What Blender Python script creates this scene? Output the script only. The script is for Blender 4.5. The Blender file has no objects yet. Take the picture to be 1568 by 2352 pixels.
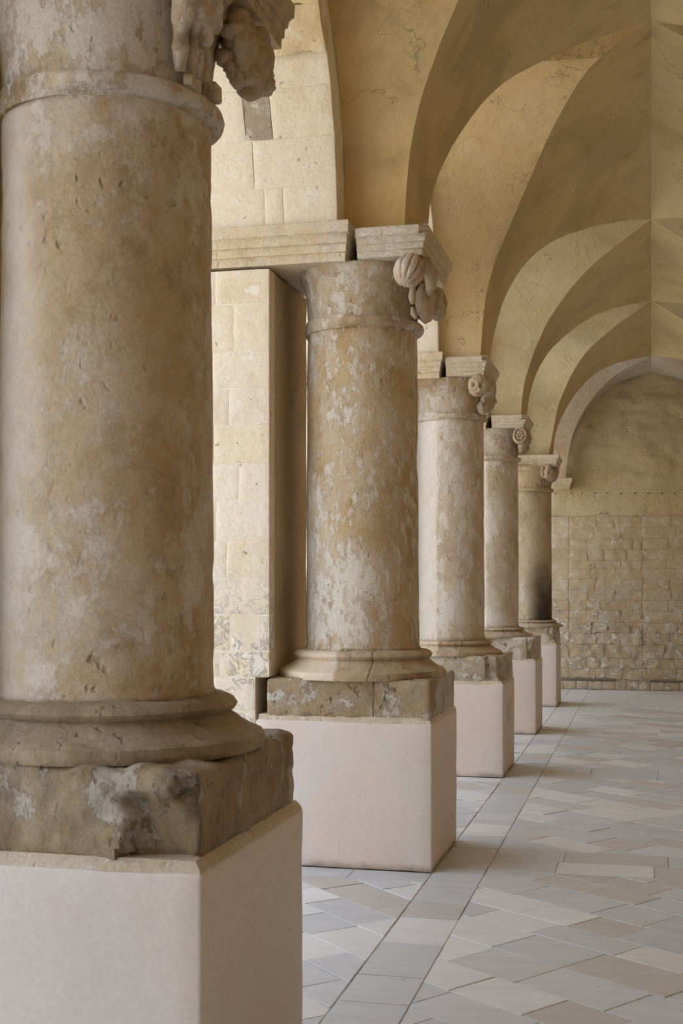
import bpy, bmesh, math, random
from mathutils import Vector, Matrix, noise
random.seed(7)
C = bpy.context.scene.collection
S = bpy.context.scene

# ------------------------------------------------------------------ camera
YAW = math.atan(711.0 / 2968.0)
cd = bpy.data.cameras.new('camera')
cam = bpy.data.objects.new('camera', cd); C.objects.link(cam)
cam.location = (0, 0, 1.6); cam.rotation_euler = (math.pi / 2, 0, YAW)
cd.sensor_width = 36; cd.sensor_height = 36; cd.sensor_fit = 'AUTO'
cd.lens = 2968.0 / 2352.0 * 36.0
cd.shift_y = 159.0 / 2352.0
cd.clip_start = 0.05; cd.clip_end = 300
cd.dof.use_dof = True; cd.dof.focus_distance = 7.6; cd.dof.aperture_fstop = 8.0
S.camera = cam

# ------------------------------------------------------------------ sky, sun, daylight portals
W = bpy.data.worlds.new('sky'); S.world = W; W.use_nodes = True
nt = W.node_tree; nt.nodes.clear()
out = nt.nodes.new('ShaderNodeOutputWorld'); bg = nt.nodes.new('ShaderNodeBackground')
sky = nt.nodes.new('ShaderNodeTexSky'); sky.sky_type = 'NISHITA'
sky.sun_disc = False; sky.sun_elevation = math.radians(50); sky.sun_rotation = math.radians(100)
sky.dust_density = 3.0
mx = nt.nodes.new('ShaderNodeMix'); mx.data_type = 'RGBA'; mx.inputs[0].default_value = 0.55
mx.inputs[7].default_value = (2.5, 2.55, 2.65, 1)      # thin white haze over the blue
nt.links.new(sky.outputs[0], mx.inputs[6]); nt.links.new(mx.outputs[2], bg.inputs[0])
bg.inputs[1].default_value = 1.35
nt.links.new(bg.outputs[0], out.inputs[0])
sd = bpy.data.lights.new('sun', 'SUN'); sun = bpy.data.objects.new('sun', sd); C.objects.link(sun)
sd.energy = 6.5; sd.color = (1.0, 0.95, 0.88); sd.angle = math.radians(0.6)
# the sun stands behind the building (over the right-hand wing): the courtyard is lit, the walk is in shade
sun.rotation_euler = Vector((-0.80, 0.25, -1.15)).to_track_quat('-Z', 'Y').to_euler()
sun.location = (4, -3, 12)
for (y0, y1) in ((0.4, 3.2), (4.3, 7.0), (7.9, 10.5), (11.4, 13.5), (14.4, 16.5), (17.4, 19.3)):
    ld = bpy.data.lights.new('daylight_portal', 'AREA'); lo = bpy.data.objects.new('daylight_portal', ld); C.objects.link(lo)
    ld.shape = 'RECTANGLE'; ld.size = y1 - y0 + .2; ld.size_y = 5.0; ld.cycles.is_portal = True
    lo.location = (-3.25, (y0 + y1) / 2, 2.5)
    lo.rotation_euler = (math.radians(90), 0, math.radians(-90))
V = S.view_settings
V.view_transform = 'Standard'; V.look = 'None'; V.gamma = 1; V.use_curve_mapping = False
V.exposure = -0.08
try:
    S.cycles.max_bounces = 10; S.cycles.diffuse_bounces = 8
except Exception: pass

# ------------------------------------------------------------------ materials
def lin(h):
    h = h.lstrip('#'); v = [int(h[i:i + 2], 16) / 255 for i in (0, 2, 4)]
    return tuple((c / 12.92 if c <= .04045 else ((c + .055) / 1.055) ** 2.4) for c in v) + (1,)
class NB:
    def __init__(s, name):
        s.m = bpy.data.materials.new(name); s.m.use_nodes = True; s.t = s.m.node_tree; s.t.nodes.clear()
        s.o = s.t.nodes.new('ShaderNodeOutputMaterial'); s.b = s.t.nodes.new('ShaderNodeBsdfPrincipled')
        s.t.links.new(s.b.outputs[0], s.o.inputs[0])
        s.tc = s.t.nodes.new('ShaderNodeTexCoord'); s.co = s.tc.outputs['Object']
        s.b.inputs['Specular IOR Level'].default_value = .25
        s.b.inputs['Roughness'].default_value = .85
    def L(s, a, b): s.t.links.new(a, b)
    def val(s, x, inp):
        if hasattr(x, 'links') or hasattr(x, 'is_linked'): s.L(x, inp)
        else: inp.default_value = x
    def mapping(s, scale=(1, 1, 1), rot=(0, 0, 0), vec=None, loc=(0, 0, 0)):
        n = s.t.nodes.new('ShaderNodeMapping'); s.L(vec or s.co, n.inputs[0])
        n.inputs['Scale'].default_value = scale; n.inputs['Rotation'].default_value = rot; n.inputs['Location'].default_value = loc
        return n.outputs[0]
    def noise(s, scale, detail=4, rough=.55, dist=0, vec=None):
        n = s.t.nodes.new('ShaderNodeTexNoise'); s.L(vec or s.co, n.inputs['Vector'])
        n.inputs['Scale'].default_value = scale; n.inputs['Detail'].default_value = detail
        n.inputs['Roughness'].default_value = rough; n.inputs['Distortion'].default_value = dist
        return n.outputs[0]
    def vor(s, scale, vec=None, feat='F1'):
        n = s.t.nodes.new('ShaderNodeTexVoronoi'); s.L(vec or s.co, n.inputs['Vector']); n.feature = feat
        n.inputs['Scale'].default_value = scale; return n.outputs[0]
    def ramp(s, x, a, b, lo=0., hi=1.):
        n = s.t.nodes.new('ShaderNodeMapRange'); n.interpolation_type = 'SMOOTHSTEP'; s.val(x, n.inputs[0])
        n.inputs[1].default_value = a; n.inputs[2].default_value = b; n.inputs[3].default_value = lo; n.inputs[4].default_value = hi
        return n.outputs[0]
    def math(s, op, a, b=0.):
        n = s.t.nodes.new('ShaderNodeMath'); n.operation = op; s.val(a, n.inputs[0]); s.val(b, n.inputs[1]); return n.outputs[0]
    def mix(s, f, a, b, mode='MIX'):
        n = s.t.nodes.new('ShaderNodeMix'); n.data_type = 'RGBA'; n.blend_type = mode
        s.val(f, n.inputs[0]); s.val(a, n.inputs[6]); s.val(b, n.inputs[7]); return n.outputs[2]
    def hsv(s, col, v=1., sat=1.):
        n = s.t.nodes.new('ShaderNodeHueSaturation'); s.val(col, n.inputs['Color']); s.val(v, n.inputs['Value']); s.val(sat, n.inputs['Saturation']); return n.outputs[0]
    def rnd(s):
        n = s.t.nodes.new('ShaderNodeObjectInfo'); return n.outputs['Random']
    def sep(s):
        n = s.t.nodes.new('ShaderNodeSeparateXYZ'); s.L(s.co, n.inputs[0]); return n.outputs
    def bump(s, h, strength=.5, dist=.01, prev=None):
        n = s.t.nodes.new('ShaderNodeBump'); s.L(h, n.inputs['Height']); n.inputs['Strength'].default_value = strength
        n.inputs['Distance'].default_value = dist
        if prev is not None: s.L(prev, n.inputs['Normal'])
        return n.outputs[0]
    def done(s, col, normal=None, rough=None):
        s.val(col, s.b.inputs['Base Color'])
        if normal is not None: s.L(normal, s.b.inputs['Normal'])
        if rough is not None: s.val(rough, s.b.inputs['Roughness'])
        return s.m

def worn_stone(name, base, warm, pale, dark, patch=.52, patch_w=.03, patch_scale=5., split=None, stretch=.6, pits=.5, fresh='#d8cbb8', soot=None, relief=1., seam=None, split_w=.012, mott=.6):
    """limestone with remains of limewash; split = x below which the shaft was re-plastered, seam = x of an open joint"""
    n = NB(name)
    v = n.mapping((1, 1, stretch)); v2 = n.mapping((1, 1, .75))
    col = n.mix(n.ramp(n.noise(2.3, 6, .65, .1, v2), .36, .64), lin(base), lin(warm))
    col = n.mix(n.ramp(n.noise(5.5, 10, .72, .1, v2), .50, .70, 0, .55 * mott / .6), col, lin(dark))
    big = n.noise(1.9, 4, .6, 0, v2)
    # soft chalky bloom
    bl = n.ramp(n.math('ADD', n.math('MULTIPLY', n.noise(8, 10, .75, .1, v), .6), n.math('MULTIPLY', big, .4)), .44, .60)
    col = n.mix(n.math('MULTIPLY', bl, mott), col, n.mix(.45, lin(pale), lin(base)))
    # crisp limewash flecks, ragged
    pn = n.noise(patch_scale * 2.2, 12, .76, .12, v)
    pm = n.math('ADD', pn, n.math('MULTIPLY', n.math('SUBTRACT', big, .5), .50))
    pmask = n.ramp(pm, patch, patch + patch_w)
    col = n.mix(n.math('MULTIPLY', pmask, .72), col, lin(pale))
    fine = n.noise(75, 6, .7, 0)
    col = n.hsv(col, n.ramp(fine, .25, .75, .86, 1.10))
    pit = n.ramp(n.noise(24, 1.5, .5, .1, n.mapping((1, 1, .8))), .62, .76)
    pit = n.math('MULTIPLY', pit, n.ramp(n.noise(3.1, 3), .40, .62))
    col = n.mix(n.math('MULTIPLY', pit, .45 * pits), col, lin(dark))
    if soot:
        sx = n.sep()
        s1 = n.math('MULTIPLY', n.ramp(sx[2], soot[0], soot[1], 1, 0), n.ramp(sx[2], soot[0] - .45, soot[0] - .35, 0, 1))
        s1 = n.math('MULTIPLY', s1, n.ramp(sx[0], soot[2], soot[2] + .22, 0, 1))
        col = n.mix(n.math('MULTIPLY', s1, n.ramp(n.noise(4, 4), .2, .6, .5, .9)), col, lin('#2b241d'))
    h = n.math('ADD', n.math('MULTIPLY', pmask, .07), n.math('MULTIPLY', n.noise(13, 10, .72), 1.0))
    h = n.math('SUBTRACT', h, n.math('MULTIPLY', pit, .8 * pits))
    h = n.math('ADD', h, n.math('MULTIPLY', n.noise(38, 6, .7, .2, v2), .35))
    if seam is not None:
        sx = n.sep(); e = n.math('ADD', sx[0], n.math('MULTIPLY', n.noise(9, 5, .6), .05))
        e = n.math('ABSOLUTE', n.math('SUBTRACT', e, seam + .025)); sm_ = n.ramp(e, .0012, .0035, 1, 0)
        sm_ = n.math('MULTIPLY', sm_, n.ramp(n.noise(8, 3), .38, .5, .25, 1))
        col = n.mix(n.math('MULTIPLY', sm_, .75), col, lin('#4d3c28')); h = n.math('SUBTRACT', h, n.math('MULTIPLY', sm_, .8))
    bs = .85
    if split is not None:
        sx = n.sep()
        e = n.math('ADD', sx[0], n.math('MULTIPLY', n.math('SUBTRACT', n.noise(5, 6, .65), .5), .05 + split_w * 1.2))
        f = n.ramp(e, split - split_w, split + split_w, .82, 0)
        sm = n.mix(n.ramp(n.noise(3, 6, .6), .35, .7), lin(fresh), lin(pale))
        sm = n.mix(n.ramp(n.noise(7, 10, .75), .50, .64, 0, .55), sm, lin(base))
        col = n.mix(f, col, n.hsv(sm, n.ramp(fine, .25, .75, .93, 1.05)))
        h = n.math('MULTIPLY', h, n.ramp(f, 0, 1, 1, .45))
    nb = n.bump(h, bs * relief, .019)
    nb = n.bump(fine, .35 * relief, .003, nb)
    return n.done(col, nb)

def plaster_pink(name, a='#c9c5c1', b='#cdc2bb', c='#cfb4a7'):
    n = NB(name)
    v = n.mapping((1, 1, .8))
    col = n.mix(n.ramp(n.noise(1.6, 5, .6, .5, v), .36, .66), lin(a), lin(b))
    col = n.mix(n.ramp(n.noise(4.5, 5, .6), .55, .8, 0, .5), col, lin(c))
    col = n.hsv(col, n.ramp(n.noise(60, 3, .6), .2, .8, .95, 1.05))
    z = n.sep()[2]
    edge = n.math('ADD', z, n.math('MULTIPLY', n.math('SUBTRACT', n.noise(7, 5), .5), .10))
    col = n.mix(n.ramp(edge, .0, .05, .65, 0), col, lin('#8d7863'))
    nb = n.bump(n.noise(5, 4), .3, .012); nb = n.bump(n.noise(90, 4, .6), .3, .003, nb)
    return n.done(col, nb)

def ochre_plaster(name, a='#c9ab6e', b='#cfb98a', c='#c7bfae', crack=.5, flake=.70, ribs=0):
    n = NB(name)
    col = n.mix(n.ramp(n.noise(.9, 4, .6, .4), .35, .65), lin(a), lin(b))
    col = n.mix(n.ramp(n.noise(3.2, 7, .65, .4), .52, .78, 0, .5), col, lin('#b1925c'))
    fl = n.ramp(n.noise(5, 9, .7, .5), flake, flake + .03)
    fl = n.math('MULTIPLY', fl, n.ramp(n.noise(1.1, 2), .45, .6))
    col = n.mix(n.math('MULTIPLY', fl, .8), col, lin(c))
    sv = n.mapping((1.0, .5, 1.6), (0, .5, .3))
    sp = n.ramp(n.noise(24, 4, .65, .8, sv), .68, .76)
    sp = n.math('MULTIPLY', sp, n.ramp(n.noise(1.6, 3), .42, .62))
    col = n.mix(n.math('MULTIPLY', sp, .62), col, lin('#5e4a2c'))
    col = n.hsv(col, n.ramp(n.noise(40, 5, .7), .2, .8, .93, 1.06))
    h = n.math('ADD', n.math('MULTIPLY', n.noise(9, 8, .7, .6), .9), n.math('MULTIPLY', n.noise(2.2, 3), 1.6))
    h = n.math('SUBTRACT', h, n.math('MULTIPLY', sp, .5)); h = n.math('SUBTRACT', h, n.math('MULTIPLY', fl, .15))
    # hair cracks and the ghosts of plastered-over courses
    cv = n.math('ABSOLUTE', n.math('SUBTRACT', n.noise(1.5, 8, .62, .2), .5))
    ck = n.math('MULTIPLY', n.ramp(cv, .0, .0025, 1, 0), n.ramp(n.noise(1.9, 3), .5, .6))
    rgh = n.ramp(n.noise(1.3, 4, .6), .48, .60)
    h = n.math('ADD', h, n.math('MULTIPLY', n.math('MULTIPLY', rgh, n.noise(22, 8, .75, .4, n.mapping((1, 1, 1.7)))), .9))
    col = n.mix(n.math('MULTIPLY', ck, .16), col, lin('#6e5836'))
    h = n.math('SUBTRACT', h, n.math('MULTIPLY', ck, crack))
    nb = n.bump(h, .85, .022); nb = n.bump(n.noise(60, 5, .7), .4, .005, nb)
    return n.done(col, nb)

def ashlar(name, a='#d6c19a', b='#d9cbb2', rough=1., grime=0.):
    n = NB(name); r = n.rnd()
    col = n.mix(r, lin(a), lin(b))
    v = n.mapping((1, 1, 1.4))
    col = n.mix(n.ramp(n.noise(6, 12, .74, .15, v), .50, .62, 0, .6), col, lin('#e0d7c8'))
    col = n.hsv(col, n.ramp(n.noise(50, 6, .7), .25, .75, .90, 1.07))
    col = n.mix(n.ramp(n.noise(2.1, 5, .6), .52, .8, 0, .5), col, lin('#c2a271'))
    z = n.sep()[2]
    low = n.ramp(z, 1.0, 2.0, .75, 0)
    ef = n.ramp(n.noise(7, 9, .75, .6), .50, .58)
    col = n.mix(n.math('MULTIPLY', ef, low), col, lin('#e6e0d8'))
    pit = n.ramp(n.noise(17, 5, .6, .5), .66, .74)
    col = n.mix(n.math('MULTIPLY', pit, .45), col, lin('#8f6f45'))
    if grime: col = n.mix(n.ramp(n.noise(3, 6, .7), .4, .7, 0, grime), col, lin('#6b5236'))
    h = n.math('ADD', n.math('MULTIPLY', n.noise(11, 8, .7), 1.0), n.math('MULTIPLY', n.math('MULTIPLY', ef, low), .5))
    h = n.math('SUBTRACT', h, n.math('MULTIPLY', pit, .7))
    nb = n.bump(h, .5 * rough, .012); nb = n.bump(n.noise(80, 4, .7), .3, .003, nb)
    return n.done(col, nb)

def paving(name):
    n = NB(name); r = n.rnd()
    v = n.mapping((1, 1, 1))
    addn = n.t.nodes.new('ShaderNodeVectorMath'); addn.operation = 'ADD'; n.L(n.co, addn.inputs[0])
    cmb = n.t.nodes.new('ShaderNodeCombineXYZ'); n.L(n.math('MULTIPLY', r, 37.), cmb.inputs[0]); n.L(n.math('MULTIPLY', r, 11.), cmb.inputs[1])
    n.L(cmb.outputs[0], addn.inputs[1]); v = addn.outputs[0]
    # cool grey limestone, some slabs warm, some brown-grey
    col = n.mix(n.ramp(r, .70, .74), lin('#c3c5c6'), lin('#c1bcb6'))
    col = n.mix(n.ramp(n.math('FRACT', n.math('MULTIPLY', r, 7.31)), .72, .8, 0, .9), col, lin('#d8d8d6'))
    col = n.hsv(col, n.math('ADD', .90, n.math('MULTIPLY', n.math('FRACT', n.math('MULTIPLY', r, 13.7)), .09)))
    veins = n.mapping((1, 5, 1), (0, 0, .7), v)
    col = n.hsv(col, n.ramp(n.noise(3.2, 6, .6, .8, veins), .3, .7, .94, 1.04))
    col = n.mix(n.ramp(n.noise(16, 4, .6, .3, v), .70, .76, 0, .6), col, lin('#4e463c'))
    rg = n.ramp(n.noise(4, 5, .6, 0, v), .3, .7, .38, .58)
    nb = n.bump(n.noise(6, 5, .6, 0, v), .18, .01); nb = n.bump(n.noise(70, 3, .6, 0, v), .12, .002, nb)
    return n.done(col, nb, rg)

def plain(name, a, b, sc=3., bs=.3, rough=.85):
    n = NB(name); col = n.mix(n.ramp(n.noise(sc, 6, .6), .35, .65), lin(a), lin(b))
    return n.done(col, n.bump(n.noise(20, 6, .65), bs, .01), rough)

M = {}
M['col1'] = worn_stone('worn_limestone_front', '#c6b294', '#b59b77', '#d9cfc2', '#937b5b', .515, .08, 4., split=-1.76, split_w=.09, pits=1.1, stretch=.8, mott=.75, fresh='#d3c7b7')
M['col2'] = worn_stone('worn_limestone_second', '#c4ad8a', '#b2956b', '#dcd5ca', '#937a57', .52, .03, 9., stretch=.5, pits=.8, mott=.7)
M['col3'] = worn_stone('worn_limestone_third', '#cebea6', '#bca689', '#dfd8ce', '#998870', .50, .05, 6., split=-1.74, split_w=.02, stretch=.4, pits=.8, mott=.7, fresh='#dcd3c8')
M['col4'] = worn_stone('worn_limestone_fourth', '#cfc1ab', '#bdab91', '#e0d9cf', '#998870', .49, .07, 6., split=-1.70, split_w=.03, stretch=.4, pits=.6, mott=.75, fresh='#dbd3c8')
M['col5'] = worn_stone('worn_limestone_fifth', '#c0ae94', '#a89376', '#d0c5b6', '#806c50', .57, .06, 6., stretch=.4, pits=.6, soot=(1.35, 2.05, -1.6))
M['base1'] = worn_stone('worn_base_stone', '#b3a083', '#97856b', '#cbc0b0', '#6c5a43', .60, .06, 5., split=-1.90, split_w=.02, pits=1.1, fresh='#cfb994', relief=1.2)
M['base2'] = worn_stone('base_stone', '#c1ab8a', '#a99070', '#d6ccbe', '#7b674a', .57, .05, 6., split=-1.72, split_w=.015, pits=1.0, fresh='#d4c2a6', seam=-1.52)
M['plinth1'] = worn_stone('broken_plinth_stone', '#c6b190', '#ad9577', '#ded7cc', '#7f6a4c', .505, .035, 3.5, pits=1.2, relief=2.0, stretch=.5, mott=.55)
M['plinth'] = worn_stone('plinth_stone', '#c3ae8c', '#b09774', '#dcd5ca', '#857053', .485, .03, 4., pits=1.2, relief=1.8, seam=-1.50, stretch=.9, mott=.7)
M['plinthfar'] = worn_stone('far_plinth_stone', '#cbbb9d', '#bdab8d', '#ddd6cb', '#8a775a', .47, .05, 6., pits=1.4, relief=1.7, stretch=.9)
M['cap'] = worn_stone('capital_stone', '#c0aa8a', '#ad9370', '#d6cec3', '#7b664a', .515, .03, 6., pits=.6, mott=.8)
M['carve'] = worn_stone('carved_stone', '#bca88e', '#a89172', '#d2c8bb', '#6c5a43', .57, .05, 8., pits=.9, relief=.8)
M['abacus'] = worn_stone('abacus_stone', '#d3c5ad', '#c8b495', '#dcd4c8', '#93805f', .53, .06, 6., stretch=2., pits=.6)
M['cornice'] = worn_stone('cornice_stone', '#dccdb2', '#d3bd9a', '#e6ded1', '#a58c66', .55, .05, 5., stretch=2., pits=.6, mott=.5)
M['fillet'] = worn_stone('pale_mortar', '#d0c1aa', '#c7b79f', '#ded6cb', '#a08e72', .5, .1, 5., pits=.6, mott=.6)
M['grey'] = plaster_pink('grey_plaster')
M['pink'] = plaster_pink('pink_grey_plaster', '#cbc4be', '#d2c1b7', '#d4b2a3')
M['ochre'] = ochre_plaster('ochre_vault_plaster', '#d0b379', '#d2bd90', flake=.64)
M['ochre3'] = ochre_plaster('pale_ochre_plaster', '#d2b986', '#d4c098', flake=.66)
M['ochre4'] = ochre_plaster('buff_plaster', '#c9b791', '#cbbd9e')
M['soffit'] = ochre_plaster('shaded_ochre_plaster', '#c6b082', '#c6b28b', crack=.5, flake=.66)  # vault ochre made duller: shade of the long webs put into the colour
M['ribpale'] = ochre_plaster('pinkish_plaster', '#bfb099', '#c8bfb2')
M['reveal'] = ochre_plaster('reveal_plaster', '#bba681', '#c2ae8c', crack=.6)
M['ashlar'] = ashlar('pale_ashlar', '#dccdb2', '#dfd3c2', 1.9); M['ashlar_rough'] = ashlar('rough_ashlar', '#d3ba8a', '#d0bf9f', 2.4)
M['rubble'] = ashlar('far_wall_stone', '#c0ae8e', '#c6b89e', 2.0, .15)
M['mortar'] = plain('lime_mortar', '#e0d8c9', '#d4c6ac', 6, .6)
M['mortarfar'] = M['rubble']
M['grout'] = plain('floor_grout', '#c9c5bd', '#a59f93', 9, .4)
M['pave'] = paving('limestone_paving')
M['black'] = plain('black_tar_stain', '#6b6862', '#7c766c', 10, .5)
M['court'] = plain('courtyard_gravel', '#c9c3b4', '#d4cfc2', 8, .4)
M['facade'] = plain('courtyard_facade', '#d5ccb8', '#cdc0a4', 1.5, .3)
M['rightwall'] = plain('tuff_wall', '#ad9b7e', '#a09078', 2., .5)
M['patch'] = ashlar('mortar_patch', '#a89a86', '#9b8d78', 3.)
M['orange'] = plain('orange_paint', '#cf9447', '#c98a3d', 9, .2)
M['holes'] = plain('dark_peg', '#2e251a', '#3a2f22', 9, .2)

# ------------------------------------------------------------------ helpers
def mesh_obj(name, vs, fs, mat, parent=None, smooth=False, auto=None):
    me = bpy.data.meshes.new(name); me.from_pydata([tuple(v) for v in vs], [], fs); me.update()
    o = bpy.data.objects.new(name, me); C.objects.link(o)
    if mat: me.materials.append(mat)
    if smooth: me.shade_smooth() if auto is None else me.shade_auto_smooth(angle=auto) if hasattr(me, 'shade_auto_smooth') else me.shade_smooth()
    if auto is not None:
        me.shade_smooth()
        m = me; 
        bm = bmesh.new(); bm.from_mesh(m)
        for e in bm.edges:
            if len(e.link_faces) == 2 and e.calc_face_angle(0) > auto: e.smooth = False
        bm.to_mesh(m); bm.free()
    if parent is not None:
        o.parent = parent
        o.matrix_parent_inverse = Matrix.Translation(parent.location).inverted()
    return o
def thing(name, label, cat, loc, group=None):
    o = bpy.data.objects.new(name, None); C.objects.link(o); o.location = loc
    o['label'] = label; o['category'] = cat
    if group: o['group'] = group
    return o
def N(p, s, o=0.): return noise.noise(Vector((p[0] * s + o, p[1] * s - o, p[2] * s + o * .5)))
def fract(p, s, oc=4):
    return noise.fractal(Vector(p) * s, 1.0, 2.0, oc, noise_basis='PERLIN_ORIGINAL')

def rbox(x0, x1, y0, y1, z0, z1, r=.01, seg=.05, amp=0., sc=6., fn=None, nmax=60, off=0.):
    """closed box with rounded edges, subdivided and roughened; returns verts, faces"""
    lo = Vector((x0, y0, z0)); hi = Vector((x1, y1, z1)); d = hi - lo
    r = min(r, min(d) * .49)
    def ax(a, b):
        n = max(1, min(nmax, round((b - a - 2 * r) / seg)))
        return [a, a + r * .35] + [a + r + (b - a - 2 * r) * i / n for i in range(n + 1)] + [b - r * .35, b]
    A = [ax(lo[i], hi[i]) for i in range(3)]
    idx = {}; vs = []; fs = []
    def vid(i, j, k):
        key = (i, j, k)
        if key not in idx:
            p = Vector((A[0][i], A[1][j], A[2][k]))
            q = Vector([min(max(p[t], lo[t] + r), hi[t] - r) for t in range(3)])
            e = p - q
            nrm = e.normalized() if e.length > 1e-9 else Vector((0, 0, 1))
            p = q + nrm * r
            if amp:
                p += nrm * (amp * fract(p + Vector((off, off, 0)), sc))
            if fn: p = fn(p, nrm)
            idx[key] = len(vs); vs.append(p)
        return idx[key]
    n = [len(a) - 1 for a in A]
    for (u, v, w) in ((0, 1, 2), (1, 2, 0), (2, 0, 1)):
        for side in (0, n[w]):
            for a in range(n[u]):
                for b in range(n[v]):
                    c = []
                    for (da, db) in ((0, 0), (1, 0), (1, 1), (0, 1)):
                        t = [0, 0, 0]; t[u] = a + da; t[v] = b + db; t[w] = side; c.append(vid(*t))
                    if side == 0: c.reverse()
                    fs.append(c)
    return vs, fs
def RB(name, mat, parent, *a, **k):
    vs, fs = rbox(*a, **k); return mesh_obj(name, vs, fs, mat, parent, auto=math.radians(50))
def lathe(prof, cx, cy, n=72, amp=0., sc=6., fn=None, cap=True):
    vs = []; fs = []
    for (r, z) in prof:
        for i in range(n):
            a = 2 * math.pi * i / n
            p = Vector((cx + r * math.cos(a), cy + r * math.sin(a), z))
            rr = r + (fn(a, z, r, p) if fn else 0)
            if amp: rr += amp * fract(p, sc)
            vs.append((cx + rr * math.cos(a), cy + rr * math.sin(a), z))
    for j in range(len(prof) - 1):
        for i in range(n):
            k = (i + 1) % n
            fs.append((j * n + i, j * n + k, (j + 1) * n + k, (j + 1) * n + i))
    if cap:
        fs.append(tuple(reversed(range(n)))); fs.append(tuple((len(prof) - 1) * n + i for i in range(n)))
    return vs, fs
def densify(prof, step):
    o = [prof[0]]
    for a, b in zip(prof, prof[1:]):
        L = math.dist(a, b); k = max(1, int(L / step))
        for i in range(1, k + 1): o.append((a[0] + (b[0] - a[0]) * i / k, a[1] + (b[1] - a[1]) * i / k))
    return o
def blob(name, mat, parent, c, rad, rot=(0, 0, 0), sub=4, amp=.01, sc=20., fn=None, seed=0.):
    bm = bmesh.new(); bmesh.ops.create_icosphere(bm, subdivisions=sub, radius=1)
    R = Matrix.Rotation(rot[2], 3, 'Z') @ Matrix.Rotation(rot[1], 3, 'Y') @ Matrix.Rotation(rot[0], 3, 'X')
    for v in bm.verts:
        u = v.co.copy()
        k = fn(u) if fn else 1.
        q = Vector((u.x * rad[0], u.y * rad[1], u.z * rad[2])) * k
        q = R @ q + Vector(c)
        q += (R @ u) * amp * fract(q + Vector((seed, 0, seed)), sc)
        v.co = q
    vs = [v.co.copy() for v in bm.verts]; fs = [[v.index for v in f.verts] for f in bm.faces]; bm.free()
    return mesh_obj(name, vs, fs, mat, parent, smooth=True)
def merge(parts):
    vs = []; fs = []
    for a, b in parts:
        o = len(vs); vs += list(a); fs += [[i + o for i in f] for f in b]
    return vs, fs
def raw_blob(c, rad, rot=(0, 0, 0), sub=3, amp=.01, sc=20., fn=None, seed=0.):
    bm = bmesh.new(); bmesh.ops.create_icosphere(bm, subdivisions=sub, radius=1)
    R = Matrix.Rotation(rot[2], 3, 'Z') @ Matrix.Rotation(rot[1], 3, 'Y') @ Matrix.Rotation(rot[0], 3, 'X')
    vs = []
    for v in bm.verts:
        u = v.co.copy(); k = fn(u) if fn else 1.
        q = R @ (Vector((u.x * rad[0], u.y * rad[1], u.z * rad[2])) * k) + Vector(c)
        vs.append(q + (R @ u) * amp * fract(q + Vector((seed, 0, seed)), sc))
    fs = [[v.index for v in f.verts] for f in bm.faces]; bm.free(); return vs, fs
def tube(pts, rads, n=10):
    vs = []; fs = []
    P = [Vector(p) for p in pts]
    for i, p in enumerate(P):
        t = (P[min(i + 1, len(P) - 1)] - P[max(i - 1, 0)]).normalized()
        a = t.cross(Vector((0.3, 0.2, 1))).normalized() if abs(t.z) < .95 else t.cross(Vector((1, 0, 0))).normalized()
        b = t.cross(a)
        for k in range(n):
            w = 2 * math.pi * k / n; vs.append(p + (a * math.cos(w) + b * math.sin(w)) * rads[i])
    for i in range(len(P) - 1):
        for k in range(n):
            fs.append((i * n + k, i * n + (k + 1) % n, (i + 1) * n + (k + 1) % n, (i + 1) * n + k))
    fs.append(tuple(reversed(range(n)))); fs.append(tuple((len(P) - 1) * n + k for k in range(n)))
    return vs, fs
def structure(o): o['kind'] = 'structure'; return o

# ------------------------------------------------------------------ measured positions (metres)
# near y, far y, column centre x, y, pedestal top, plinth top, shaft bottom, shaft top, abacus bottom, abacus top
PIER = {
 1: dict(n=3.27, f=4.31, cx=-1.665, cy=3.79, zp=.815, zt=1.09, sb=1.25, st=3.02, ab=3.42, at=3.58, r=.332, ax=-1.19),
 2: dict(n=7.005, f=7.935, cx=-1.657, cy=7.45, zp=.817, zt=1.05, sb=1.207, st=3.045, ab=3.405, at=3.563, r=.331, ax=-1.192),
 3: dict(n=10.52, f=11.40, cx=-1.685, cy=10.95, zp=.755, zt=.985, sb=1.105, st=2.955, ab=3.29, at=3.44, r=.306, ax=-1.295),
 4: dict(n=13.58, f=14.38, cx=-1.688, cy=13.97, zp=.757, zt=1.01, sb=1.11, st=2.885, ab=3.215, at=3.345, r=.300, ax=-1.262),
 5: dict(n=16.61, f=17.40, cx=-1.562, cy=16.99, zp=.79, zt=1.015, sb=1.10, st=2.755, ab=3.065, at=3.215, r=.305, ax=-1.148),
}
XP = -1.168     # corridor face of the pedestals
XI = -1.70      # inner edge of the outer arcade wall
XO = -3.15      # outer face
XE = -2.105     # end face of each pier wall

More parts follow.
